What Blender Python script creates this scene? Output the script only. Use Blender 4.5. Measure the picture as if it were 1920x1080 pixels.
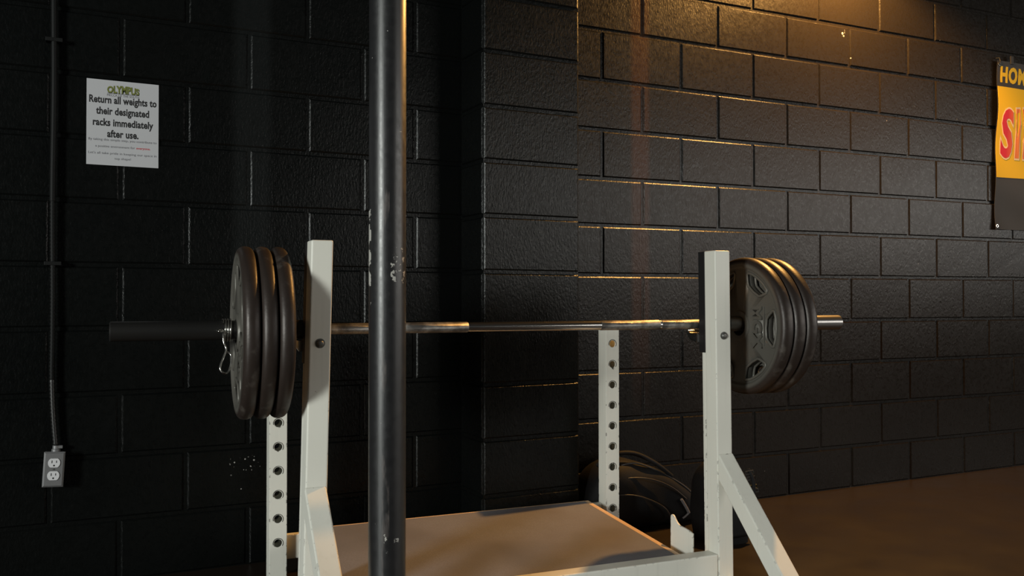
import bpy, bmesh, math, random
from mathutils import Vector, Matrix, Euler
random.seed(7)
for o in list(bpy.data.objects): bpy.data.objects.remove(o)
S = bpy.context.scene
COL = S.collection
R = math.radians

# ------------------------------------------------------------------ camera, world, lights, exposure
cd = bpy.data.cameras.new('camera'); cam = bpy.data.objects.new('camera', cd); COL.objects.link(cam)
cd.sensor_width = 36; cd.lens = 36 * 1720 / 1920; cd.clip_start = .05; cd.clip_end = 60
cam.location = (0, 0, .904)
cam.rotation_euler = Euler((math.pi/2 + .01354, .00034, -.47023), 'XYZ')
S.camera = cam
S.view_settings.view_transform = 'Standard'
S.view_settings.look = 'None'
S.view_settings.gamma = 1
S.view_settings.use_curve_mapping = False
S.view_settings.exposure = 0.0

w = bpy.data.worlds.new('world'); S.world = w; w.use_nodes = True
w.node_tree.nodes['Background'].inputs['Color'].default_value = (.80, .92, 1.0, 1)
w.node_tree.nodes['Background'].inputs['Strength'].default_value = .012

def area(name, loc, target, size, energy, color):
    l = bpy.data.lights.new(name, 'AREA'); l.shape = 'RECTANGLE'; l.size, l.size_y = size
    l.energy = energy; l.color = color
    o = bpy.data.objects.new(name, l); COL.objects.link(o); o.location = loc
    o.rotation_euler = (Vector(target) - Vector(loc)).to_track_quat('-Z', 'Y').to_euler()
    return o
def spot(name, loc, target, energy, color, angle, blend, radius):
    l = bpy.data.lights.new(name, 'SPOT'); l.energy = energy; l.color = color
    l.spot_size = R(angle); l.spot_blend = blend; l.shadow_soft_size = radius
    o = bpy.data.objects.new(name, l); COL.objects.link(o); o.location = loc
    o.rotation_euler = (Vector(target) - Vector(loc)).to_track_quat('-Z', 'Y').to_euler()
    return o
# daylight from an opening far to the left of the camera
area('daylight_left', (-5.2, -1.35, 1.75), (1.4, 2.2, .8), (.9, 1.3), 375, (.96, 1.0, .95))
# broad opening low across the room, front right
area('daylight_right', (7.4, -2.1, 2.0), (3.2, 3.2, 1.2), (7.0, 1.2), 165, (1.0, .965, .90))
# the warm lamp above the right wall, just over the frame
spot('warm_lamp', (3.34, 2.92, 2.70), (3.20, 2.98, 1.6), 380, (1.0, .50, .13), 168, .35, .04)

# ------------------------------------------------------------------ helpers
class MB:
    def __init__(s): s.v = []; s.f = []
    def add(s, vs, fs):
        b = len(s.v); s.v += [tuple(v) for v in vs]; s.f += [tuple(b+i for i in f) for f in fs]; return s
    def hexa(s, p):      # 8 points: 4 bottom ccw, 4 top ccw
        return s.add(p, [(3,2,1,0),(4,5,6,7),(0,1,5,4),(1,2,6,5),(2,3,7,6),(3,0,4,7)])
    def box(s, x0, x1, y0, y1, z0, z1):
        return s.hexa([(x0,y0,z0),(x1,y0,z0),(x1,y1,z0),(x0,y1,z0),(x0,y0,z1),(x1,y0,z1),(x1,y1,z1),(x0,y1,z1)])
    def tube(s, pts, r, n=12, caps=True, closed=False):
        pts = [Vector(p) for p in pts]; m = len(pts); rs = r if isinstance(r, (list, tuple)) else [r]*m
        t0 = (pts[1]-pts[0]).normalized(); up = Vector((0,0,1)) if abs(t0.z) < .9 else Vector((1,0,0))
        nrm = t0.cross(up).normalized(); vs = []
        for i, p in enumerate(pts):
            if closed: t = (pts[(i+1) % m]-pts[i-1]).normalized()
            else: t = (pts[min(i+1, m-1)]-pts[max(i-1, 0)]).normalized()
            nrm = (nrm - t*nrm.dot(t)).normalized(); b = t.cross(nrm)
            for k in range(n):
                a = 2*math.pi*k/n; vs.append(p + (nrm*math.cos(a)+b*math.sin(a))*rs[i])
        fs = []
        for i in range(m if closed else m-1):
            j = (i+1) % m
            for k in range(n):
                fs.append((i*n+k, i*n+(k+1) % n, j*n+(k+1) % n, j*n+k))
        if caps and not closed:
            fs.append(tuple(range(n-1, -1, -1))); fs.append(tuple((m-1)*n+k for k in range(n)))
        return s.add(vs, fs)
    def lathe(s, prof, n=64, axis='x', closed=False):     # prof: (r, h)
        vs = []; m = len(prof)
        for r, h in prof:
            for k in range(n):
                a = 2*math.pi*k/n; c, d = r*math.cos(a), r*math.sin(a)
                vs.append((h, c, d) if axis == 'x' else (c, d, h) if axis == 'z' else (d, h, c))
        fs = []
        for i in range(m if closed else m-1):
            j = (i+1) % m
            for k in range(n): fs.append((i*n+k, i*n+(k+1) % n, j*n+(k+1) % n, j*n+k))
        return s.add(vs, fs)
    def prism(s, poly, f0, f1):    # poly list of 2D; f0/f1 map 2D -> 3D front and back
        n = len(poly); vs = [f0(p) for p in poly] + [f1(p) for p in poly]
        fs = [tuple(range(n)), tuple(range(2*n-1, n-1, -1))] + [(i, i+n, (i+1) % n+n, (i+1) % n) for i in range(n)]
        return s.add(vs, fs)
    def mesh(s, name, smooth=None):
        me = bpy.data.meshes.new(name); me.from_pydata(s.v, [], s.f); me.update()
        bm = bmesh.new(); bm.from_mesh(me); bmesh.ops.recalc_face_normals(bm, faces=bm.faces)
        if smooth is not None:
            for f in bm.faces: f.smooth = True
            for e in bm.edges:
                if len(e.link_faces) == 2 and e.calc_face_angle(0) > R(smooth): e.smooth = False
        bm.to_mesh(me); bm.free(); return me
def obj(name, mb, mat, parent=None, bevel=0, seg=2, smooth=None):
    me = mb.mesh(name, smooth) if isinstance(mb, MB) else mb
    o = bpy.data.objects.new(name, me); COL.objects.link(o)
    if mat: me.materials.append(mat)
    if parent: o.parent = parent
    if bevel:
        b = o.modifiers.new('bevel', 'BEVEL'); b.width = bevel; b.segments = seg; b.limit_method = 'ANGLE'; b.angle_limit = R(35)
    return o
def tag(o, label=None, cat=None, group=None, kind=None):
    if label: o['label'] = label
    if cat: o['category'] = cat
    if group: o['group'] = group
    if kind: o['kind'] = kind
    return o
def empty(name, loc=(0,0,0), rot=(0,0,0)):
    o = bpy.data.objects.new(name, None); COL.objects.link(o); o.empty_display_size = .1
    o.location = loc; o.rotation_euler = rot; return o
def boolean(o, cutters):
    for c in cutters:
        m = o.modifiers.new('cut', 'BOOLEAN'); m.operation = 'DIFFERENCE'; m.object = c; m.solver = 'EXACT'
    dg = bpy.context.evaluated_depsgraph_get(); dg.update()
    me = bpy.data.meshes.new_from_object(o.evaluated_get(dg)); old = o.data
    o.modifiers.clear(); me.name = old.name; o.data = me
    for c in cutters: bpy.data.objects.remove(c)
    return o
def copy_tree(o):
    c = o.copy(); COL.objects.link(c)
    for ch in o.children:
        k = ch.copy(); COL.objects.link(k); k.parent = c; k.matrix_parent_inverse = ch.matrix_parent_inverse.copy()
        for g in ch.children:
            h = g.copy(); COL.objects.link(h); h.parent = k
    return c
def text_mesh(name, body, mat, parent, size, align='CENTER', sx=1.0, depth=.0003, bold=0.0, loc=(0,0,0), rot=(0,0,0), shear=0, space=1.0):
    cu = bpy.data.curves.new(name, 'FONT'); cu.body = body; cu.size = size; cu.align_x = align; cu.extrude = depth
    cu.offset = bold; cu.space_character = space; cu.shear = shear; cu.resolution_u = 3
    t = bpy.data.objects.new(name, cu); COL.objects.link(t)
    dg = bpy.context.evaluated_depsgraph_get(); dg.update()
    me = bpy.data.meshes.new_from_object(t.evaluated_get(dg)); bpy.data.objects.remove(t)
    me.name = name; me.materials.clear()
    for v in me.vertices: v.co.x *= sx
    o = obj(name, me, mat, parent); o.location = loc; o.rotation_euler = rot
    return o

# ------------------------------------------------------------------ materials
class N:
    def __init__(s, name):
        s.m = bpy.data.materials.new(name); s.m.use_nodes = True; s.t = s.m.node_tree
        s.b = s.t.nodes['Principled BSDF']
    def n(s, typ, ins=None, **k):
        x = s.t.nodes.new(typ)
        for a, v in k.items(): setattr(x, a, v)
        for a, v in (ins or {}).items():
            if hasattr(v, 'is_linked') or isinstance(v, bpy.types.NodeSocket): s.t.links.new(v, x.inputs[a])
            else: x.inputs[a].default_value = v
        return x
    def l(s, a, b): s.t.links.new(a, b)
    def set(s, **k):
        for a, v in k.items():
            i = s.b.inputs[a.replace('_', ' ')]
            if isinstance(v, bpy.types.NodeSocket): s.l(v, i)
            else: i.default_value = v
        return s
    def coord(s, which='Object'): return s.n('ShaderNodeTexCoord').outputs[which]
    def noise(s, vec, scale, detail=3, rough=.5, out='Fac'):
        return s.n('ShaderNodeTexNoise', {'Vector': vec, 'Scale': scale, 'Detail': detail, 'Roughness': rough}).outputs[out]
    def mapr(s, v, a, b, c=0., d=1.):
        return s.n('ShaderNodeMapRange', {'Value': v, 'From Min': a, 'From Max': b, 'To Min': c, 'To Max': d}).outputs['Result']
    def mix(s, f, a, b):
        x = s.t.nodes.new('ShaderNodeMix'); x.data_type = 'RGBA'
        for i, v in ((0, f), (6, a), (7, b)):
            if isinstance(v, bpy.types.NodeSocket): s.l(v, x.inputs[i])
            else: x.inputs[i].default_value = v
        return x.outputs[2]
    def math(s, op, a, b=0., c=0.):
        x = s.t.nodes.new('ShaderNodeMath'); x.operation = op
        for i, v in enumerate((a, b, c)):
            if isinstance(v, bpy.types.NodeSocket): s.l(v, x.inputs[i])
            else: x.inputs[i].default_value = v
        return x.outputs[0]
    def bump(s, h, strength, dist, nrm=None):
        x = s.n('ShaderNodeBump', {'Height': h, 'Strength': strength, 'Distance': dist})
        if nrm: s.l(nrm, x.inputs['Normal'])
        return x.outputs['Normal']
def C4(*c): return (c[0], c[1], c[2], 1)
def simple(name, col, rough=.5, metal=0., bump=0, bscale=200, spec=.5):
    k = N(name); k.set(Base_Color=C4(*col), Roughness=rough, Metallic=metal); k.b.inputs['Specular IOR Level'].default_value = spec
    if bump:
        k.set(Normal=k.bump(k.noise(k.coord(), bscale, 3), bump, .001))
    return k.m

def box_mask(k, vec, c, h):      # 1 inside a soft box around c
    sx = k.n('ShaderNodeSeparateXYZ', {'Vector': vec}); r = None
    for i in range(3):
        if h[i] is None: continue
        d = k.math('ABSOLUTE', k.math('SUBTRACT', sx.outputs[i], c[i]))
        q = k.mapr(d, h[i], h[i]*.6)
        r = q if r is None else k.math('MULTIPLY', r, q)
    return r
def M_wall():
    k = N('black_painted_block'); v = k.coord()
    n1 = k.noise(v, 3.2, 2); n2 = k.noise(v, 60, 4, .6)
    # slightly browner vertical stains where posts once stood
    st = k.math('MULTIPLY', box_mask(k, v, (2.25, 0, 1.7), (.055, None, 1.3)), .75)
    st2 = k.math('MULTIPLY', box_mask(k, v, (.632, 0, 1.7), (.075, None, 1.2)), .4)
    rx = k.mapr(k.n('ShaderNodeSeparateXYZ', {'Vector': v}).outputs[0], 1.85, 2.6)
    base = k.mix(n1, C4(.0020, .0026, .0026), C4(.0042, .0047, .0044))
    base = k.mix(rx, base, C4(.0090, .0072, .0056))      # lighter, browner paint on the right-hand stretch, with lamp warmth put into its colour
    base = k.mix(st, base, C4(.030, .013, .006)); base = k.mix(st2, base, C4(.015, .017, .017))
    # chips of paint showing bare block
    vo = k.n('ShaderNodeTexVoronoi', {'Vector': v, 'Scale': 9.0, 'Randomness': 1.0})
    spk = k.math('LESS_THAN', k.math('ADD', vo.outputs['Distance'], k.math('MULTIPLY', n2, .05)), .047)
    spk = k.math('MULTIPLY', spk, k.math('GREATER_THAN', k.noise(v, 1.7, 1), .56))
    vo2 = k.n('ShaderNodeTexVoronoi', {'Vector': v, 'Scale': 75.0})
    cl = k.math('MULTIPLY', k.math('LESS_THAN', k.math('ADD', vo2.outputs['Distance'], k.math('MULTIPLY', n2, .25)), .33), k.math('MULTIPLY', box_mask(k, v, (.61, 0, .338), (.06, None, .035)), k.math('GREATER_THAN', k.noise(v, 45, 2), .50)))
    cl2 = k.math('MULTIPLY', k.math('LESS_THAN', vo2.outputs['Distance'], .45), box_mask(k, v, (3.437, 0, 2.20), (.014, None, .02)))
    chip = k.math('MAXIMUM', k.math('MAXIMUM', spk, cl), cl2)
    base = k.mix(chip, base, C4(.33, .32, .30))
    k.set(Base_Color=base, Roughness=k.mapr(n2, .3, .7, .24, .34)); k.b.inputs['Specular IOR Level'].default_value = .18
    mp = k.n('ShaderNodeMapping', {'Vector': v, 'Scale': (1.0, 1.0, .5)}).outputs[0]
    fine = k.noise(mp, 150, 3, .6); mid = k.noise(mp, 30, 2, .5)
    h = k.math('ADD', fine, k.math('MULTIPLY', mid, .3))
    k.set(Normal=k.bump(h, .34, .004))
    return k.m
def M_white(name='chipped_white_paint', seed=0):
    k = N(name); v = k.coord(); g = k.n('ShaderNodeNewGeometry')
    n = k.noise(v, 4, 3); base = k.mix(n, C4(.70, .70, .63), C4(.80, .785, .71))
    ch = k.noise(v, 38, 6, .65); ed = k.noise(v, 7, 2)
    chip = k.math('GREATER_THAN', k.math('ADD', ch, k.math('MULTIPLY', ed, .25)), .84)
    streak = k.noise(k.n('ShaderNodeMapping', {'Vector': v, 'Scale': (60., 60., 3.)}).outputs[0], 1, 2)
    base = k.mix(k.mapr(streak, .55, .8, 0, .12), base, C4(.33, .31, .27))
    bev = k.n('ShaderNodeBevel', {'Radius': .004}, samples=4)
    wb = k.n('ShaderNodeBevel', {'Radius': .007}, samples=6)
    dt = k.n('ShaderNodeVectorMath', {0: wb.outputs[0], 1: g.outputs['Normal']}, operation='DOT_PRODUCT').outputs['Value']
    edge = k.mapr(dt, .995, .90)
    sz = k.n('ShaderNodeSeparateXYZ', {'Vector': v}).outputs[2]
    low = k.mapr(sz, .95, .25, .0, .10)
    ech = k.math('MULTIPLY', edge, k.math('GREATER_THAN', k.math('ADD', k.noise(v, 55, 4, .6), low), .665))
    chip = k.math('MAXIMUM', chip, k.math('GREATER_THAN', ech, .35))
    base = k.mix(chip, base, C4(.06, .05, .045))
    k.set(Base_Color=base, Roughness=k.mapr(n, 0, 1, .32, .48), Normal=k.bump(k.noise(v, 120, 2), .12, .001, bev.outputs[0]))
    return k.m
def M_column():
    k = N('chipped_black_enamel'); v = k.coord(); sp = k.n('ShaderNodeSeparateXYZ', {'Vector': v})
    n = k.noise(v, 55, 5, .62)
    st = k.noise(k.n('ShaderNodeMapping', {'Vector': v, 'Scale': (1., 1., .16)}).outputs[0], 60, 4, .6)
    m1 = box_mask(k, v, (.012, -.03, .985), (.03, .05, .07))
    c1 = k.math('MULTIPLY', k.math('GREATER_THAN', k.math('MULTIPLY', n, m1), .565), 1.0)
    m2 = box_mask(k, v, (.01, -.03, 1.275), (.016, .05, .02)); c2 = k.math('GREATER_THAN', k.math('MULTIPLY', k.noise(v, 90, 3), m2), .60)
    m3 = box_mask(k, v, (-.002, -.03, .36), (.03, .05, .035)); c3 = k.math('GREATER_THAN', k.math('MULTIPLY', n, m3), .585)
    m4 = box_mask(k, v, (-.0425, 0, 1.0), (.0014, .1, .16)); c4 = k.math('GREATER_THAN', k.math('MULTIPLY', k.noise(v, 30, 4), m4), .50)
    c5 = k.math('GREATER_THAN', k.noise(v, 48, 4, .55), .735)
    chip = c1
    for c in (c2, c3, c4, c5): chip = k.math('MAXIMUM', chip, c)
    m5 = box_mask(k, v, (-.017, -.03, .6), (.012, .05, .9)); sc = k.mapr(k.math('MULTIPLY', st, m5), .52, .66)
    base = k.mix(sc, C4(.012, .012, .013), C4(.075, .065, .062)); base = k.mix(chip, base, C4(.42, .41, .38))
    k.set(Base_Color=base, Roughness=k.mapr(n, .3, .7, .33, .44), Normal=k.bump(k.math('ADD', st, chip), .25, .0012)); k.b.inputs['Specular IOR Level'].default_value = .65
    return k.m
def M_plate():
    k = N('worn_cast_iron'); v = k.coord(); n = k.noise(v, 14, 5, .6); n2 = k.noise(v, 130, 3)
    sp = k.n('ShaderNodeSeparateXYZ', {'Vector': v})
    rad = k.math('SQRT', k.math('ADD', k.math('POWER', sp.outputs[1], 2.), k.math('POWER', sp.outputs[2], 2.)))
    rim = k.mapr(rad, .196, .206)
    wear = k.math('MULTIPLY', k.mapr(n, .56, .74), rim)
    base = k.mix(k.noise(v, 5, 2), C4(.10, .095, .083), C4(.135, .127, .11))
    base = k.mix(rim, base, C4(.032, .023, .019))
    base = k.mix(wear, base, C4(.11, .095, .082))
    k.set(Base_Color=base, Metallic=.25, Roughness=k.mapr(n, .3, .7, .38, .52), Normal=k.bump(k.math('ADD', n2, k.math('MULTIPLY', n, 1.5)), .25, .0012))
    return k.m
def M_carpet():
    k = N('worn_rubber_mat'); v = k.coord(); n = k.noise(v, 260, 3, .7); m = k.noise(v, 3.5, 3)
    dark = k.mapr(k.noise(v, 2.4, 2), .5, .68)
    base = k.mix(n, C4(.12, .12, .135), C4(.265, .265, .295)); base = k.mix(k.mapr(m, .35, .7), base, C4(.165, .155, .165))
    base = k.mix(k.math('MULTIPLY', dark, .45), base, C4(.10, .10, .105))
    k.set(Base_Color=base, Roughness=.93, Normal=k.bump(n, .5, .002)); k.b.inputs['Specular IOR Level'].default_value = .2
    return k.m
def M_wood():
    k = N('bare_plywood_edge'); v = k.coord()
    n = k.noise(k.n('ShaderNodeMapping', {'Vector': v, 'Scale': (6., 1., 60.)}).outputs[0], 4, 4)
    k.set(Base_Color=k.mix(n, C4(.50, .33, .19), C4(.72, .50, .31)), Roughness=.6); return k.m
def M_floor():
    k = N('brown_rubber_floor'); v = k.coord(); n = k.noise(v, 1.3, 4); n2 = k.noise(v, 150, 2)
    k.set(Base_Color=k.mix(n, C4(.015, .0100, .0068), C4(.022, .0150, .0105)), Roughness=k.mapr(k.noise(v, 5, 3), .3, .7, .38, .5), Normal=k.bump(n2, .10, .001)); k.b.inputs['Specular IOR Level'].default_value = .3; return k.m
def M_knurl():
    k = N('worn_knurled_steel'); v = k.coord()
    wa = k.n('ShaderNodeTexWave', {'Vector': k.n('ShaderNodeMapping', {'Vector': v, 'Rotation': (0, 0, .0), 'Scale': (1, 1, 1)}).outputs[0], 'Scale': 260.0}, wave_type='BANDS', bands_direction='DIAGONAL')
    n = k.noise(v, 22, 4, .6)
    k.set(Base_Color=k.mix(k.mapr(n, .4, .65), C4(.16, .15, .14), C4(.50, .48, .45)), Metallic=.9, Roughness=.42, Normal=k.bump(wa.outputs['Fac'], .35, .0008)); return k.m
WALL = M_wall(); WHITE = M_white(); COLM = M_column(); IRON = M_plate(); MAT = M_carpet(); WOOD = M_wood(); FLOOR = M_floor(); KNURL = M_knurl()
CHROME = simple('polished_chrome', (.62, .60, .57), .16, 1.0)
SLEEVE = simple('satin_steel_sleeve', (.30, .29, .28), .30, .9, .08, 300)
SLEEVED = simple('dark_steel_sleeve', (.06, .058, .056), .33, .8, .08, 300)  # darker steel tone for the left sleeve and both collars
BLKPAD = simple('black_plastic_pad', (.010, .0095, .010), .5)
BOLT = simple('galvanised_bolt', (.16, .16, .15), .42, .7, .3, 400)
PAPER = simple('printed_paper', (.44, .445, .465), .75)
INK = simple('black_ink', (.008, .008, .009), .7)
GREYINK = simple('grey_ink', (.09, .09, .10), .8)
REDINK = simple('red_ink', (.45, .06, .07), .8)
OLIVE = simple('yellow_green_print', (.17, .19, .05), .8, spec=.1)
GALV = simple('galvanised_box', (.20, .20, .205), .42, .35, .1, 200)
RECEPT = simple('white_receptacle', (.62, .62, .64), .4)
SLOT = simple('dark_slot', (.006, .006, .006), .8)
CONDUIT = simple('black_painted_conduit', (.004, .0045, .0045), .6, 0, .2, 150, spec=.2)
CONDUITW = simple('bare_flexible_conduit', (.05, .05, .05), .35, .7)
NYLON = simple('black_nylon_fabric', (.006, .0058, .0064), .7, 0, .5, 300, spec=.25)
PIPING = simple('dark_piping', (.030, .026, .023), .45)
REFL = simple('grey_reflective_mark', (.16, .15, .155), .5)
BRASS = simple('dull_brass_buckle', (.30, .22, .08), .4, .8)
BUCKLE = simple('dark_metal_buckle', (.10, .10, .095), .35, .8)
VINYL = simple('black_banner_vinyl', (.030, .027, .024), .55, 0, .3, 12, spec=.2)
YELLOW = simple('yellow_banner_print', (.62, .38, .012), .6, spec=.15)
CREAM = simple('cream_outline_print', (.70, .52, .28), .6, spec=.15)
def M_redorange():
    k = N('red_to_orange_print'); s = k.n('ShaderNodeSeparateXYZ', {'Vector': k.coord()})
    f = k.mapr(k.math('ABSOLUTE', k.math('SUBTRACT', s.outputs[0], .19)), .0, .10)
    k.set(Base_Color=k.mix(f, C4(.70, .20, .04), C4(.50, .02, .035)), Roughness=.6); k.b.inputs['Specular IOR Level'].default_value = .15; return k.m
REDOR = M_redorange()

# ------------------------------------------------------------------ the setting
WY = 3.222                # the block wall's face
fl = obj('floor', MB().box(-6, 11, -5, WY+.3, -.1, 0), FLOOR); tag(fl, kind='structure')
ce = obj('ceiling', MB().box(-6, 11, -5, WY+.3, 3.9, 4.0), simple('dark_ceiling', (.02, .02, .02), .9)); tag(ce, kind='structure')

def block_wall(mb, O, du, nrm, u_of, zf, rows, g=.0052, rec=.008, bv=.0062):
    """blocks on the plane through O along du; u_of(row) gives joint positions, zf(n,u) the height of bed joint n."""
    O = Vector(O); du = Vector(du); nrm = Vector(nrm)
    P = lambda u, z, d: O + du*u + Vector((0, 0, z)) + nrm*d
    for r in rows:                      # row r lies between bed joints r-1 (top) and r (bottom)
        us = u_of(r)
        for a, b in zip(us[:-1], us[1:]):
            j = [random.uniform(-.0009, .0009) for _ in range(4)]; rz = [random.uniform(-.0009, .0009) for _ in range(4)]
            cor = [(a+g, zf(r, a)+g), (b-g, zf(r, b)+g), (b-g, zf(r-1, b)-g), (a+g, zf(r-1, a)-g)]
            inn = [(1, 1), (-1, 1), (-1, -1), (1, -1)]
            outer = [P(c[0], c[1]+rz[i], -rec) for i, c in enumerate(cor)]
            mid = [P(c[0]+.25*bv*inn[i][0], c[1]+rz[i]+.25*bv*inn[i][1], -bv*.6+j[i]) for i, c in enumerate(cor)]
            top = [P(c[0]+bv*inn[i][0], c[1]+rz[i]+bv*inn[i][1], j[i]) for i, c in enumerate(cor)]
            fs = [(8, 9, 10, 11)]
            for q in (0, 4):
                for i in range(4): fs.append((q+i, q+(i+1) % 4, q+4+(i+1) % 4, q+4+i))
            mb.add(outer+mid+top, fs)
    return mb
B = .2032
LZ = {-3: 2.235, -2: 2.032, -1: 1.829, 0: 1.627, 1: 1.426, 2: 1.224, 3: 1.0185, 4: .815, 5: .6065, 6: .405, 7: .200, 8: -.003}
RZ = {-2: (2.028, 2.048), -1: (1.819, 1.835), 0: (1.612, 1.637), 1: (1.41, 1.43), 2: (1.215, 1.230), 3: (1.009, 1.021), 4: (.81, .805), 5: (.608, .602), 6: (.409, .397), 7: (.205, .193), 8: (-.003, -.003)}
def zl(n, u): return LZ[n] if n in LZ else 1.627 - n*B
def zr(n, u):
    if n in RZ: a, b = RZ[n]
    else: a, b = 1.612-n*B, 1.637-n*B
    return a + (b-a)*(u-1.95)/(4.65-1.95)
def joints(u0, lo, hi):
    def f(r):
        par = r % 2       # even rows: even indices
        us = [lo]; i = math.ceil((lo-u0)/B)
        while u0+i*B < hi-.03:
            if i % 2 == par and u0+i*B > lo+.03: us.append(u0+i*B)
            i += 1
        return us+[hi]
    return f
wm = MB(); rows = range(-10, 9)
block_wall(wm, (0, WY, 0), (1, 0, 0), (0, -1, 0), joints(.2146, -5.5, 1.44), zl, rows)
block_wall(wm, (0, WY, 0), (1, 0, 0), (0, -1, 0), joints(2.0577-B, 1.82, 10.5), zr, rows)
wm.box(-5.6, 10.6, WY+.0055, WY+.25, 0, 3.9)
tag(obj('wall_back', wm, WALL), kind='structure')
pm = MB(); PX0, PX1, PY = 1.416, 1.829, 3.022
block_wall(pm, (0, PY, 0), (1, 0, 0), (0, -1, 0), lambda r: [PX0, PX1], lambda n, u: zl(n, u)-.010, rows)
block_wall(pm, (PX0, 0, 0), (0, -1, 0), (-1, 0, 0), lambda r: [-WY, -PY], lambda n, u: zl(n, u)-.010, rows)
block_wall(pm, (PX1, 0, 0), (0, 1, 0), (1, 0, 0), lambda r: [PY, WY], lambda n, u: zl(n, u)-.010, rows)
pm.box(PX0+.0055, PX1-.0055, PY+.0055, WY+.1, 0, 3.9)
tag(obj('wall_pilaster', pm, WALL), kind='structure')

# ------------------------------------------------------------------ steel column in front
cx, cy = .6970, 2.001
ce_ = empty('steel_column', (cx, cy, 0)); tag(ce_, 'round black steel column with chipped glossy paint, in front of the squat rack', 'column')
c = MB(); c.lathe([(.0001, 3.9), (.0424, 3.9), (.0424, .012), (.0001, .012)], 96, 'z'); obj('pole', c, COLM, ce_, smooth=40)
c = MB().box(-.09, .09, -.09, .09, 0, .012); obj('base_plate', c, COLM, ce_, bevel=.002)
for sx in (-1, 1):
    for sy in (-1, 1):
        a = MB().tube([(sx*.07, sy*.07, .012), (sx*.07, sy*.07, .024)], .009, 6); obj('anchor_bolt', a, BOLT, ce_)

# ------------------------------------------------------------------ squat rack
RX, RY, RA = 1.2327, 2.2424, -.0579
def W(u, v, z): return Vector((RX+math.cos(RA)*u-math.sin(RA)*v, RY+math.sin(RA)*u+math.cos(RA)*v, z))
rack = empty('squat_rack', (RX, RY, 0), (0, 0, RA))
tag(rack, 'white steel squat rack holding the loaded barbell, with slanted braces and perforated rear posts', 'squat rack')
TW = .0552; TD = .057; HW = .6394; ZT = 1.0565
SPL = {-1: .0155/.7, 1: .0077/.7}
def shear(side, z): return side*SPL[side]*(ZT-z)
def ubox(mb, side, a, b, v0, v1, z0, z1):     # box on a splayed upright; a,b: distance inward from the outer face
    q = []
    for z in (z0, z1):
        o = side*HW + shear(side, z); x0, x1 = sorted((o-side*a, o-side*b))
        q += [(x0, v0, z), (x1, v0, z), (x1, v1, z), (x0, v1, z)]
    return mb.hexa(q)
for side in (-1, 1):
    m = MB(); ubox(m, side, 0, TW, 0, TD, .055, ZT)
    up = obj('upright', m, WHITE, rack, bevel=.004, seg=3)
    m = MB(); ubox(m, side, .004, TW-.004, .004, TD-.004, ZT-.0005, ZT+.0008); obj('upright_top', m, SLOT, up)
    m = MB(); ubox(m, side, 0, TW, TD, TD+.031, .743, ZT-.001)
    tag(obj('wear_pad', m, BLKPAD, rack, bevel=.001), 'black plastic pad on the back of the upright')
    m = MB(); ubox(m, side, 0, TW, TD, TD+.015, .056, .742); obj('backing_strip', m, WHITE, rack, bevel=.001)
    # brace: slants 45 degrees down and forward
    o = side*HW + shear(side, .3); xo, xi = sorted((o, o-side*TW))
    prof = [(-.0015, .437), (-.0015, .350), (-.352, .000+.0555), (-.432, .0555), (-.3835, .055)]
    prof = [(0, .4375), (0, .360), (-.3065, .0555), (-.384, .0555)]
    m = MB().prism(prof, lambda p: (xo, p[0], p[1]), lambda p: (xi, p[0], p[1]))
    obj('brace', m, WHITE, rack, bevel=.004, seg=3)
    # floor rail
    o2 = side*HW + shear(side, .03); a, b = sorted((o2, o2-side*TW))
    m = MB().box(a, b, -.46, .25, 0, .055); obj('floor_rail', m, WHITE, rack, bevel=.004)
    # bolt
    uz = .7962; ux = side*HW+shear(side, uz)-side*(TW*.5) + (.001 if side > 0 else .0)
    m = MB(); m.lathe([(.0001, -.008), (.0055, -.0076), (.0092, -.0045), (.0102, 0.001)], 24, 'y'); m.tube([(0, -.0015, 0), (0, .0005, 0)], .0122, 24)
    bo = obj('bolt', m, BOLT, rack, smooth=35); bo.location = (ux, 0, uz)
    # bar hook behind the upright: floor plate with an upturned lip
    hx0, hx1 = (ux-.021, ux+.021) if side > 0 else (ux-.046, ux-.004)
    hk = [(TD+.0315, .800), (.122, .800), (.132, .803), (.139, .8105), (.1455, .8105), (.148, .801), (.141, .789), (.128, .780), (TD+.0315, .772)]
    if side > 0: hx0, hx1 = .5795, .625
    else: hx0, hx1 = -.655, -.60
    m = MB().prism(hk, lambda p: (hx0, p[0], p[1]), lambda p: (hx1, p[0], p[1]))
    tag(obj('bar_hook', m, CHROME, rack, bevel=.002), 'bright steel J shaped bar hook')
    # perforated rear post
    RWd = .6374; V0 = .6687
    a, b = sorted((side*RWd, side*(RWd-TW)))
    m = MB().box(a, b, V0, V0+TD, 0, .812); inn = MB().box(a+.004, b-.004, V0+.004, V0+TD-.004, -.01, .82)
    po = obj('rear_post', m, WHITE, rack)
    cuts = [obj('cut', inn, None, rack)]
    cc = MB()
    for i in range(9):
        z = .7423-.0762*i; cc.lathe([(.0128, V0-.02), (.0128, V0+TD+.02)], 28, 'y'); 
        for j in range(len(cc.v)-56, len(cc.v)): x_, y_, z_ = cc.v[j]; cc.v[j] = (x_+(a+b)/2, y_, z_+z)
        n0 = len(cc.v)-56; cc.f += [tuple(n0+q for q in range(28)), tuple(n0+28+q for q in range(27, -1, -1))]
    cuts.append(obj('cut', cc, None, rack)); bpy.context.view_layer.update(); boolean(po, cuts)
    for i in range(9):
        z = .7423-.0762*i; pts = [((a+b)/2+.0158*math.cos(t), V0-.0006, z+.0158*math.sin(t)) for t in [2*math.pi*q/36 for q in range(12 if i % 2 else 9, 36)]]
        m = MB().tube([((a+b)/2+.0158*math.cos(t), V0-.0004, z+.0158*math.sin(t)) for t in [R(-35+q*8) for q in range(0, 30)]], .0009, 6)
        obj('hole_ring', m, SLOT, po)
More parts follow.
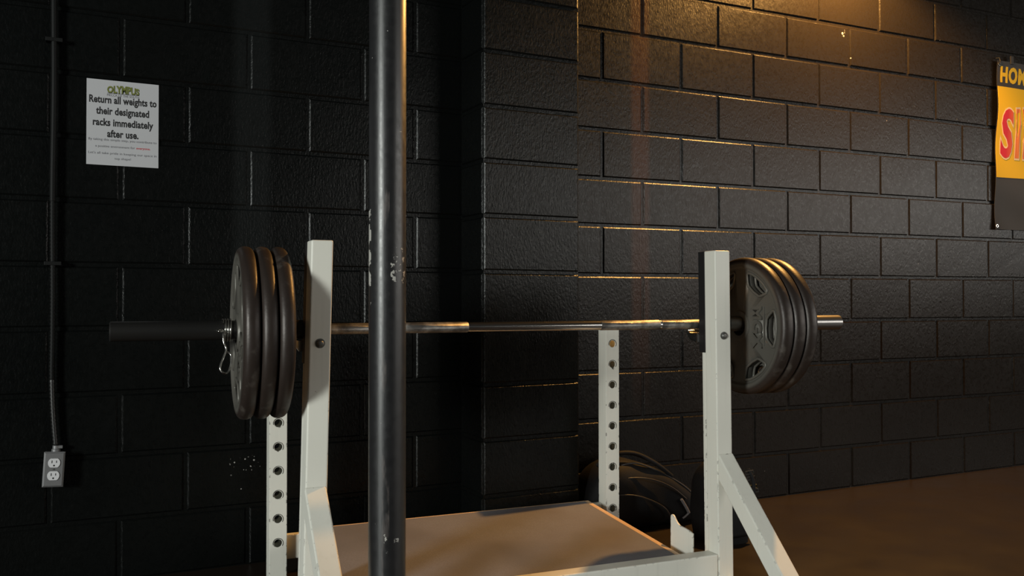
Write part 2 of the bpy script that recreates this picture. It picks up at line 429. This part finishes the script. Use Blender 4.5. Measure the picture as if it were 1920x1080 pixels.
# cross beams
m = MB().box(-(HW-TW)-.0195, HW-TW+.0095, .001, TD-.002, .0555, .1323)
obj('front_beam', m, WHITE, rack, bevel=.004, seg=3)
m = MB().box(-(.6374-TW)+.0005, .6374-TW-.0005, .6990, .6990+.027, .070, .148); obj('rear_beam', m, WHITE, rack, bevel=.003)
# catch plates beside the platform
cp = [(.088, .095), (.088, .178), (.105, .183), (.128, .186), (.146, .187), (.160, .188), (.172, .193), (.182, .201), (.190, .210), (.197, .2145), (.204, .214), (.2085, .209), (.210, .200), (.210, .095)]
for side, u0 in ((1, .560), (-1, -.566)):
    m = MB().prism(cp, lambda p: (u0, p[0], p[1]), lambda p: (u0+.006, p[0], p[1]))
    c_ = obj('catch_plate', m, WHITE, rack, bevel=.0008)
    m = MB().box(u0-.030 if side > 0 else u0-.012, u0+.018 if side > 0 else u0+.036, TD, .26, .082, .0945)
    obj('bracket', m, WHITE, c_, bevel=.001)

# ------------------------------------------------------------------ platform board lying in the rack
pf = empty('lifting_platform', W(0, .40, .10), (-math.atan2(-.0424, .5424)*1.0, 0, 0))
pitch = math.atan2(.0424, .5424)
pf.rotation_euler = Euler((pitch, 0, RA), 'XYZ')
tag(pf, 'low wooden platform with brown rubber top and bare edge, lying inside the rack', 'platform')
zc = .122+(.40-.153)*(.0424/.5424)
pf.location = W(0, .40, zc)
L0, L1 = (.066-.40)/math.cos(pitch), (.6965-.40)/math.cos(pitch)
obj('board', MB().box(-.522, .5215, L0, L1, -.021, 0), WOOD, pf, bevel=.0015)
obj('rubber_top', MB().box(-.508, .4995, L0+.002, L1-.014, -.0005, .0022), MAT, pf, bevel=.001)

# ------------------------------------------------------------------ barbell
BC, BV, BZ = .031, .0875+.0145, .829
BV = .1035
bar = empty('barbell', W(BC, BV, BZ), (0, 0, RA)); tag(bar, 'long steel barbell resting in the rack with three plates on each end', 'barbell')
SH = .0138
m = MB(); m.tube([(-.655, 0, 0), (.655, 0, 0)], SH, 32); obj('shaft', m, CHROME, bar, smooth=40)
for a, b in ((-.632, -.433), (-.427, -.213), (.211, .418), (.424, .632)):
    m = MB(); m.lathe([(SH, a), (SH+.0011, a+.002), (SH+.0011, b-.002), (SH, b)], 32, 'x'); 
    tag(obj('knurled_grip', m, KNURL, bar, smooth=40), 'rough knurled grip section')
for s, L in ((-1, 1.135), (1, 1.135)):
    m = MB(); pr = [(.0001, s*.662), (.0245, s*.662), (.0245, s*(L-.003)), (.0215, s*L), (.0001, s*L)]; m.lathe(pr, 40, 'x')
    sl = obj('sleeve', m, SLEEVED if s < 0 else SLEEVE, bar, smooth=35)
    m = MB(); pr = [(.0138, s*.630), (.024, s*.632), (.036, s*.640), (.038, s*.644), (.038, s*.661), (.036, s*.664), (.0245, s*.664)]; m.lathe(pr, 40, 'x')
    obj('collar', m, SLEEVED, bar, smooth=35)

# ------------------------------------------------------------------ weight plates
PT = .0455; PR = .2155
def plate(name):
    e = empty(name)
    h = PT/2; wb = h-.0075
    half = [(.0315, h-.0003), (.044, h-.0003), (.0475, h-.0015), (.0495, wb+.001), (.054, wb), (.181, wb), (.1855, wb+.0015), (.1885, h-.002), (.1915, h), (.2005, h), (.2070, h-.0012), (.2120, h-.0038), (.2158, h-.0078), (.2183, h-.0130), (.2195, h-.0190)]
    prof = [(r, -x) for r, x in half] + [(r, x) for r, x in reversed(half)]
    m = MB().lathe(prof, 96, 'x', closed=True)
    body = obj('plate_body', m, IRON, e, smooth=38)
    cuts = []; rims = MB()
    for q in range(6):
        a = R(58-60*q)
        poly = []
        for (rr, tt) in ((.130, -.030), (.127, 0), (.130, .030), (.138, .040), (.158, .056), (.166, .054), (.173, .03), (.175, 0), (.173, -.03), (.166, -.054), (.158, -.056), (.138, -.040)):
            y, z = rr, tt
            poly.append((-(y*math.cos(a)-z*math.sin(a)), y*math.sin(a)+z*math.cos(a)))
        cuts.append(obj('cut', MB().prism(poly, lambda p: (-.05, p[0], p[1]), lambda p: (.05, p[0], p[1])), None, e))
        for sx in (-1, 1):
            P3 = []
            for i in range(len(poly)):
                for t in (0, .5):
                    p0, p1 = poly[i], poly[(i+1) % len(poly)]; cxx = p0[0]+(p1[0]-p0[0])*t, p0[1]+(p1[1]-p0[1])*t
                    P3.append((sx*(wb+.0005), cxx[0], cxx[1]))
            rims.tube(P3, .0046, 8, closed=True)
    bpy.context.view_layer.update(); boolean(body, cuts)
    for f in body.data.polygons: f.use_smooth = True
    obj('grip_rim', rims, IRON, e, smooth=60)
    # raised lettering reads downwards beside the hub
    t = text_mesh('lettering', 'MGX', IRON, e, .058, depth=.0035, bold=.0022, sx=1.0)
    # text frame: x axis -> down (-z), y axis -> towards -y (rim on the camera side), normal -> -x
    rot = Matrix(((0, 0, -1), (0, -1, 0), (-1, 0, 0)))
    t.rotation_euler = rot.to_euler(); t.location = (-(wb+.002), -.069, 0)
    m = MB().box(-(wb+.0045), -(wb-.001), -.1215, -.1175, -.058, .062); obj('raised_bar', m, IRON, e, bevel=.001)
    return e
p0 = plate('weight_plate')
uu = [.750, .7965, .843]
L = ['iron weight plate on the right sleeve nearest the upright, showing its face and grip openings', 'iron weight plate in the middle of the right stack of three', 'outermost iron plate of the right stack, next to the bare sleeve tip']
plates = []
for i in range(3):
    o = p0 if i == 0 else copy_tree(p0)
    o.location = W(uu[i]+PT/2, BV, BZ-.0068); o.rotation_euler = (0 if i == 0 else R(17*i), 0, RA)
    tag(o, L[i], 'weight plate', 'iron plates loaded on the barbell'); plates.append(o)
LL = ['iron weight plate at the outer end of the left stack, against the spring clip', 'iron weight plate in the middle of the left stack of three', 'iron weight plate innermost of the left stack, beside the left upright']
for i in range(3):
    o = copy_tree(p0); u = -.810+.0412*i
    o.location = W(u+.0206, BV+.000, BZ-.0068); o.rotation_euler = (R(40+23*i), 0, RA-R(2.2)); o.scale = (.885, 1, 1)
    tag(o, LL[i], 'weight plate', 'iron plates loaded on the barbell')

# spring clip on the left sleeve
cl = empty('spring_clip', W(-.834, BV, BZ), (0, 0, RA)); tag(cl, 'chrome spring clip with looped handle on the left sleeve', 'barbell clip')
pts = []; turns = 3.4
for i in range(int(turns*28)+1):
    a = 2*math.pi*i/28; pts.append((.012-.0062*i/28, .0275*math.cos(a), .0275*math.sin(a)))
m = MB().tube([(p[0], p[1], p[2]) for p in pts], .0027, 8); obj('coil', m, CHROME, cl, smooth=60)
def handle(dx, side):
    P = [(0+dx, -.027, .0), (-.004+dx, -.036, -.012), (-.003+dx, -.040, -.030), (.002+dx, -.044, -.048), (-.010+dx, -.052, -.078), (-.013+dx, -.056, -.094), (-.006+dx, -.058, -.103), (.004+dx, -.058, -.102), (.010+dx, -.056, -.090), (.014+dx, -.052, -.070), (.012+dx, -.048, -.058), (.003+dx, -.046, -.052)]
    return [Vector(p) for p in P]
def smoothp(P, n=4):
    out = []
    for i in range(len(P)-1):
        a, b, c, d = P[max(i-1, 0)], P[i], P[i+1], P[min(i+2, len(P)-1)]
        for k in range(n):
            t = k/n; out.append(.5*((2*b)+(c-a)*t+(2*a-5*b+4*c-d)*t*t+(3*b-a-3*c+d)*t**3))
    out.append(P[-1]); return out
m = MB().tube(smoothp(handle(-.006, 1)), .0026, 8); obj('handle', m, CHROME, cl, smooth=60)
P = [Vector(p) for p in [(-.012, -.0275, .002), (-.020, -.037, .002), (-.026, -.048, .001), (-.021, -.055, -.001), (-.012, -.050, .0)]]
obj('handle', MB().tube(smoothp(P), .0026, 8), CHROME, cl, smooth=60)

# ------------------------------------------------------------------ paper sign
sg = empty('paper_sign', (.2205, WY-.0025, 1.4775), (math.pi/2, 0, 0)); sg.rotation_euler = (math.pi/2, -R(.0), 0)
tag(sg, 'white paper notice about returning weights, taped to the left part of the wall', 'sign')
# local x right, local y up, local z towards the room
m = MB().box(-.108, .108, -.1375, .1375, -.0008, 0); obj('sheet', m, PAPER, sg)
y = .062
for i, (t, yy) in enumerate((('Return all weights to', .0632), ('their designated', .0268), ('racks immediately', -.0100), ('after use.', -.0460))):
    o = text_mesh('bold_text', t, INK, sg, .0300, sx=1., depth=.0001, bold=.00095, space=1.03, loc=(0, yy, .0002))
    ww = max(v.co.x for v in o.data.vertices)-min(v.co.x for v in o.data.vertices)
    tgt = (.202, .159, .181, .094)[i]
    for v in o.data.vertices: v.co.x *= tgt/ww; v.co.y *= 1.08
for t, yy, c in (('By taking this simple step, you contribute to', -.0585, GREYINK), ("Let's all take pride in keeping our space in", -.1020, GREYINK), ('top shape!', -.1180, GREYINK)):
    o = text_mesh('small_text', t, c, sg, .0105, depth=.0001, loc=(0, yy, .0002))
    ww = max(v.co.x for v in o.data.vertices)-min(v.co.x for v in o.data.vertices); s_ = .204/ww if len(t) > 20 else .049/ww
    for v in o.data.vertices: v.co.x *= s_
o = text_mesh('small_text', 'a positive environment for', GREYINK, sg, .0105, align='LEFT', depth=.0001, loc=(-.082, -.0800, .0002))
ww = max(v.co.x for v in o.data.vertices)
for v in o.data.vertices: v.co.x *= .118/ww
o = text_mesh('small_text', 'everyone.', REDINK, sg, .0105, align='LEFT', depth=.0001, bold=.0002, loc=(.040, -.0800, .0002))
tag(o, 'red small word')
ww = max(v.co.x for v in o.data.vertices)
for v in o.data.vertices: v.co.x *= .043/ww
# arched logo
o = text_mesh('logo_lettering', 'OLYMPUS', OLIVE, sg, .0235, depth=.0001, bold=.0007, loc=(0, .0985, .0003))
xs = [v.co.x for v in o.data.vertices]; ww = max(xs)-min(xs)
for v in o.data.vertices:
    v.co.x *= .096/ww; v.co.y *= 1.10 + .35*(1-(v.co.x/.048)**2)
o = text_mesh('logo_shadow', 'OLYMPUS', INK, sg, .0235, depth=.0001, bold=.0013, loc=(.0008, .0975, .0001))
for v in o.data.vertices:
    v.co.x *= .096/ww; v.co.y *= 1.10 + .35*(1-(v.co.x/.048)**2)
m = MB().box(-.047, .049, .0952, .0966, .0001, .0004); obj('logo_line', m, INK, sg)
o = text_mesh('logo_caption', 'MECCA OF THE SOUTH', GREYINK, sg, .0105, depth=.0001, loc=(0, .0862, .0002))
xs = [v.co.x for v in o.data.vertices]; ww = max(xs)-min(xs)
for v in o.data.vertices: v.co.x *= .096/ww

# ------------------------------------------------------------------ outlet and conduit
ob = empty('outlet_box', (.025, WY-.0, .382), (0, 0, 0)); ob.rotation_euler = (0, R(3.2), 0)
tag(ob, 'grey surface mounted outlet box with white duplex receptacle under the conduit', 'outlet')
m = MB().box(-.027, .027, -.042, -.001, -.0505, .0505); obj('box', m, GALV, ob, bevel=.003)
m = MB(); a = .0295; b = .054; a2 = .0245; b2 = .049
m.add([(-a, -.042, -b), (a, -.042, -b), (a, -.042, b), (-a, -.042, b), (-a, -.045, -b), (a, -.045, -b), (a, -.045, b), (-a, -.045, b), (-a2, -.049, -b2), (a2, -.049, -b2), (a2, -.049, b2), (-a2, -.049, b2)],
      [(0, 1, 2, 3), (0, 1, 5, 4), (1, 2, 6, 5), (2, 3, 7, 6), (3, 0, 4, 7), (4, 5, 9, 8), (5, 6, 10, 9), (6, 7, 11, 10), (7, 4, 8, 11), (8, 9, 10, 11)])
obj('cover_plate', m, GALV, ob)
for zc_ in (.0205, -.0185):
    pol = []
    for i in range(32):
        t = 2*math.pi*i/32; x = .0170*math.cos(t); z = .0170*math.sin(t); z = max(-.0138, min(.0138, z)); pol.append((x, z+zc_))
    m = MB().prism(pol, lambda p: (p[0], -.0515, p[1]), lambda p: (p[0], -.048, p[1])); rc = obj('receptacle', m, RECEPT, ob, bevel=.0005)
    for dx, hh in ((-.0062, .0042), (.0062, .0034)):
        obj('slot', MB().box(dx-.0011, dx+.0011, -.0519, -.0514, zc_+.004-hh, zc_+.004+hh), SLOT, rc)
    obj('ground_hole', MB().tube([(0, -.0519, zc_-.0075), (0, -.0512, zc_-.0075)], .0026, 12), SLOT, rc)
obj('screw', MB().tube([(0, -.0505, .001), (0, -.0485, .001)], .0025, 10), BOLT, ob)
m = MB(); m.tube([(.003, -.022, .0505), (.003, -.022, .060)], .0125, 20); m.tube([(.003, -.022, .060), (.003, -.022, .071)], .0100, 20); m.box(.004, .021, -.030, -.014, .062, .071)
obj('clamp_connector', m, GALV, ob, bevel=.001)
def cpath(z):
    if z > .70: return .0185+.0012*math.sin(z*9)
    t = (.70-z)/.25; return .0185+.0125*t*t
zs = [.4540+i*.006 for i in range(int((3.88-.454)/.006))]
m = MB(); pts = []; rr = []
for i, z in enumerate(zs):
    pts.append((cpath(z), WY-.022, z)); rr.append(.0084 if (i % 2) else .0064)
split = int((1.22-.454)/.006); split2 = int((.66-.454)/.006)
cn = empty('conduit', (.0185, WY, .46)); tag(cn, 'black painted flexible conduit running up the left wall from the outlet box', 'conduit')
def seg(i0, i1, mt, nm, k=None):
    q = MB().tube([(p[0]-.0185, p[1]-WY, p[2]-.46) for p in pts[i0:i1+1]], rr[i0:i1+1] if k is None else k, 12); return obj(nm, q, mt, cn, smooth=50)
tag(seg(0, split2, CONDUITW, 'flexible_end'), 'bare grey lower end')
seg(split2, split, CONDUIT, 'ribbed_section')
seg(split, len(pts)-1, CONDUIT, 'upper_section', .0085)
for z in (1.02, 1.72): obj('strap', MB().box(-.024, .024, -.0315, -.0005, z-.46-.006, z-.46+.006), CONDUIT, cn, bevel=.001)

# ------------------------------------------------------------------ vinyl banner
bn = empty('vinyl_banner', (4.535, WY-.02, 1.285)); tag(bn, 'black and yellow vinyl banner with big red letters, hung on the right wall', 'banner')
BW, BH = 1.25, .91
def bz(x, z): return .010*math.sin(x*11+z*5)*math.exp(-z*1.2)+.005*math.sin(z*17+x*6)
def sheet(x0, x1, z0, z1, off, nx=50, nz=40, th=.0012):
    mb = MB(); vs = []; tilt = .022
    for j in range(nz+1):
        for i in range(nx+1):
            x = x0+(x1-x0)*i/nx; z = z0+(z1-z0)*j/nz; vs.append((x+tilt*z/BH, bz(x, z)-off, z+.004*math.sin(x*3)))
    n = len(vs); vs += [(a, b+th, c) for a, b, c in vs]; W1 = nx+1; fs = []
    for j in range(nz):
        for i in range(nx):
            q = j*W1+i; fs.append((q, q+1, q+1+W1, q+W1)); fs.append((n+q, n+q+W1, n+q+1+W1, n+q+1))
    for i in range(nx): fs.append((i, n+i, n+i+1, i+1)); q = nz*W1+i; fs.append((q, q+1, n+q+1, n+q))
    for j in range(nz): q = j*W1; fs.append((q, q+W1, n+q+W1, n+q)); q += nx; fs.append((q, n+q, n+q+W1, q+W1))
    return mb.add(vs, fs)
obj('vinyl_sheet', sheet(0, BW, 0, BH, 0), VINYL, bn, smooth=60)
obj('yellow_panel', sheet(.004, BW-.004, .280, .772, .0022), YELLOW, bn, smooth=60)
def banner_text(name, s, mat, size, x, z, off, sx, bold, warp=0, shr=0, sz=1.):
    o = text_mesh(name, s, mat, bn, size, align='LEFT', depth=.0002, bold=bold, shear=shr, space=1.14)
    bm = bmesh.new(); bm.from_mesh(o.data)
    bmesh.ops.triangulate(bm, faces=bm.faces); bmesh.ops.subdivide_edges(bm, edges=[e for e in bm.edges if e.calc_length() > .03], cuts=2)
    for v in bm.verts:
        a, b, c = v.co; X = x+a*sx; Z = z+b*sz*(1-warp*a)
        v.co = (X+.022*Z/BH, bz(X, Z)-off-c, Z+.004*math.sin(X*3))
    bmesh.ops.recalc_face_normals(bm, faces=bm.faces)
    bm.to_mesh(o.data); bm.free(); return o
banner_text('heading_lettering', 'HOME', YELLOW, .112, .024, .800, .0012, .80, .0055, 0)
banner_text('letter_outline', 'SIN', CREAM, .36, .034, .400, .0034, .56, .021, -.25, sz=.95)
banner_text('big_lettering', 'SIN', REDOR, .36, .034, .400, .0042, .56, .011, -.25, sz=.95)
for x, z in ((.014, .018), (.014, BH-.018), (.60, BH-.018), (BW-.014, BH-.018), (BW-.014, .018)):
    m = MB(); pr = [(.005, -.0025), (.0075, -.0035), (.0105, -.0025), (.011, 0)]; m.lathe(pr, 24, 'y'); g = obj('grommet', m, BUCKLE if z > .5 else CHROME, bn, smooth=50); g.location = (x+.022*z/BH, bz(x, z)-.001, z)
for x in (.0, .60): obj('hanging_hook', MB().tube([(x+.036, 0, BH-.018), (x+.036, -.008, BH-.01), (x+.036, -.004, BH+.02), (x+.036, .014, BH+.03)], .0025, 8), BUCKLE, bn) if x else obj('hanging_hook', MB().tube([(.036, -.004, BH-.018), (.034, -.010, BH-.005), (.034, -.004, BH+.014), (.034, .016, BH+.016)], .0025, 8), BUCKLE, bn)
obj('hanging_tab', MB().box(.125, .150, -.008, -.001, BH-.01, BH+.035), VINYL, bn, bevel=.002)

# ------------------------------------------------------------------ bags on the floor
def sup(c, s, e): return math.copysign(abs(c)**e, s) if False else (math.copysign(abs(c)**e, c))
def sag_body(name, x0, x1, yc, hy, topf, mat, parent, nx=48, na=40, e=.62, lump=.008, seed=1):
    rnd = random.Random(seed); ph = [rnd.uniform(0, 6) for _ in range(6)]
    mb = MB(); vs = []
    for i in range(nx+1):
        t = i/nx; u = -1+2*t; k = max(0, 1-abs(u)**3.4)**(1/2.4); k = max(k, .02)
        x = x0+(x1-x0)*t; H = topf(x)*max(k, .03)
        for j in range(na):
            a = 2*math.pi*j/na; c = sup(math.cos(a), 1, e); s_ = sup(math.sin(a), 1, e)
            y = yc+hy*k*c; z = H*.5+H*.5*s_
            if z > .01: 
                y += lump*math.sin(x*23+ph[0]+z*17); z += lump*.7*math.sin(x*31+ph[1]+y*13)
            vs.append((x, y, max(z, .0005)))
    fs = []
    for i in range(nx):
        for j in range(na): fs.append((i*na+j, i*na+(j+1) % na, (i+1)*na+(j+1) % na, (i+1)*na+j))
    fs.append(tuple(range(na-1, -1, -1))); fs.append(tuple(nx*na+j for j in range(na)))
    mb.add(vs, fs); o = obj(name, mb, mat, parent, smooth=70)
    return o
db = empty('duffel_bag', (2.0, 3.085, 0)); tag(db, 'slumped black duffel bag on the floor behind the rack, with a faint grey mark', 'bag')
def dtop(x):          # local x
    X = x+2.0
    if X < 2.04: return .285
    t = (X-2.04)/.36; return .285-.135*t
body = sag_body('bag_body', -.15, .415, 0, .12, dtop, NYLON, db, lump=.006, seed=3)
def on_front(x, z):    # front surface of the bag body at local x,z
    u = -1+2*(x+.15)/.565; k = max(0, 1-abs(u)**3.4)**(1/2.4); H = dtop(x)*k
    s_ = max(-1, min(1, (z-H*.5)/(H*.5))); si = abs(s_)**(1/.62); c = max(0, 1-si*si)**.5
    return -.12*k*(c**.62)-.0065
def ridge(xz, r, nm, mt): 
    P = smoothp([Vector((x, on_front(x, z), z)) for x, z in xz], 5); return obj(nm, MB().tube(P, r, 8), mt, db, smooth=60)
ridge([(.0, .262), (.08, .262), (.17, .228), (.25, .185), (.31, .145), (.352, .105)], .0035, 'piping', PIPING)
ridge([(-.04, .215), (.07, .213), (.16, .190), (.23, .155), (.29, .11)], .003, 'piping', PIPING)
ridge([(-.08, .155), (.03, .150), (.12, .120), (.18, .085), (.21, .05)], .003, 'piping', PIPING)
ridge([(.262, .112), (.277, .092), (.293, .070), (.305, .052)], [.0075]*0 or .0060, 'reflective_mark', REFL)
ridge([(.305, .052), (.292, .042), (.278, .032)], .0038, 'reflective_mark', REFL)
# strap loop on top
P = smoothp([Vector(p) for p in [(-.09, -.05, .262), (-.03, -.07, .302), (.06, -.085, .304), (.16, -.09, .258), (.24, -.09, .200)]], 5)
obj('carry_strap', MB().tube(P, .009, 8), NYLON, db, smooth=60)

bp = empty('backpack', (2.29, 2.76, 0)); tag(bp, 'small upright black bag with metal buckles, on the floor behind the right slanted brace', 'bag')
def bpbody():
    mb = MB(); n = 36; vs = []; lv = 16
    for i in range(lv+1):
        t = i/lv; z = .285*t; k = (1-max(0, (t-.55)/.45)**2.5*.45)*(1-.08*(1-t)**6)
        for j in range(n):
            a = 2*math.pi*j/n; c = sup(math.cos(a), 1, .45); s_ = sup(math.sin(a), 1, .45)
            vs.append((.082*k*c+.003*math.sin(z*40+a*3), .105*k*s_, z))
    fs = [(i*n+j, i*n+(j+1) % n, (i+1)*n+(j+1) % n, (i+1)*n+j) for i in range(lv) for j in range(n)]
    fs += [tuple(range(n-1, -1, -1)), tuple(lv*n+j for j in range(n))]; return mb.add(vs, fs)
obj('bag_body', bpbody(), NYLON, bp, smooth=70)
obj('front_pocket', MB().box(-.058, .058, -.122, -.098, .03, .16), NYLON, bp, bevel=.012, seg=4)
for k_, (z, mt) in enumerate(((.268, BUCKLE), (.246, BUCKLE), (.214, BRASS), (.198, BUCKLE))):
    x = .052+.008*k_; yy = -.108
    P = [(x-.022, yy, z), (x+.014, yy, z+.002), (x+.016, yy, z-.010), (x-.020, yy, z-.012)]
    obj('buckle', MB().tube(P, .0022, 6, closed=True), mt, bp)
obj('strap', MB().tube(smoothp([Vector(p) for p in [(.05, -.100, .275), (.062, -.112, .24), (.066, -.112, .19), (.06, -.110, .12), (.05, -.11, .05)]], 4), .007, 8), NYLON, bp, smooth=60)
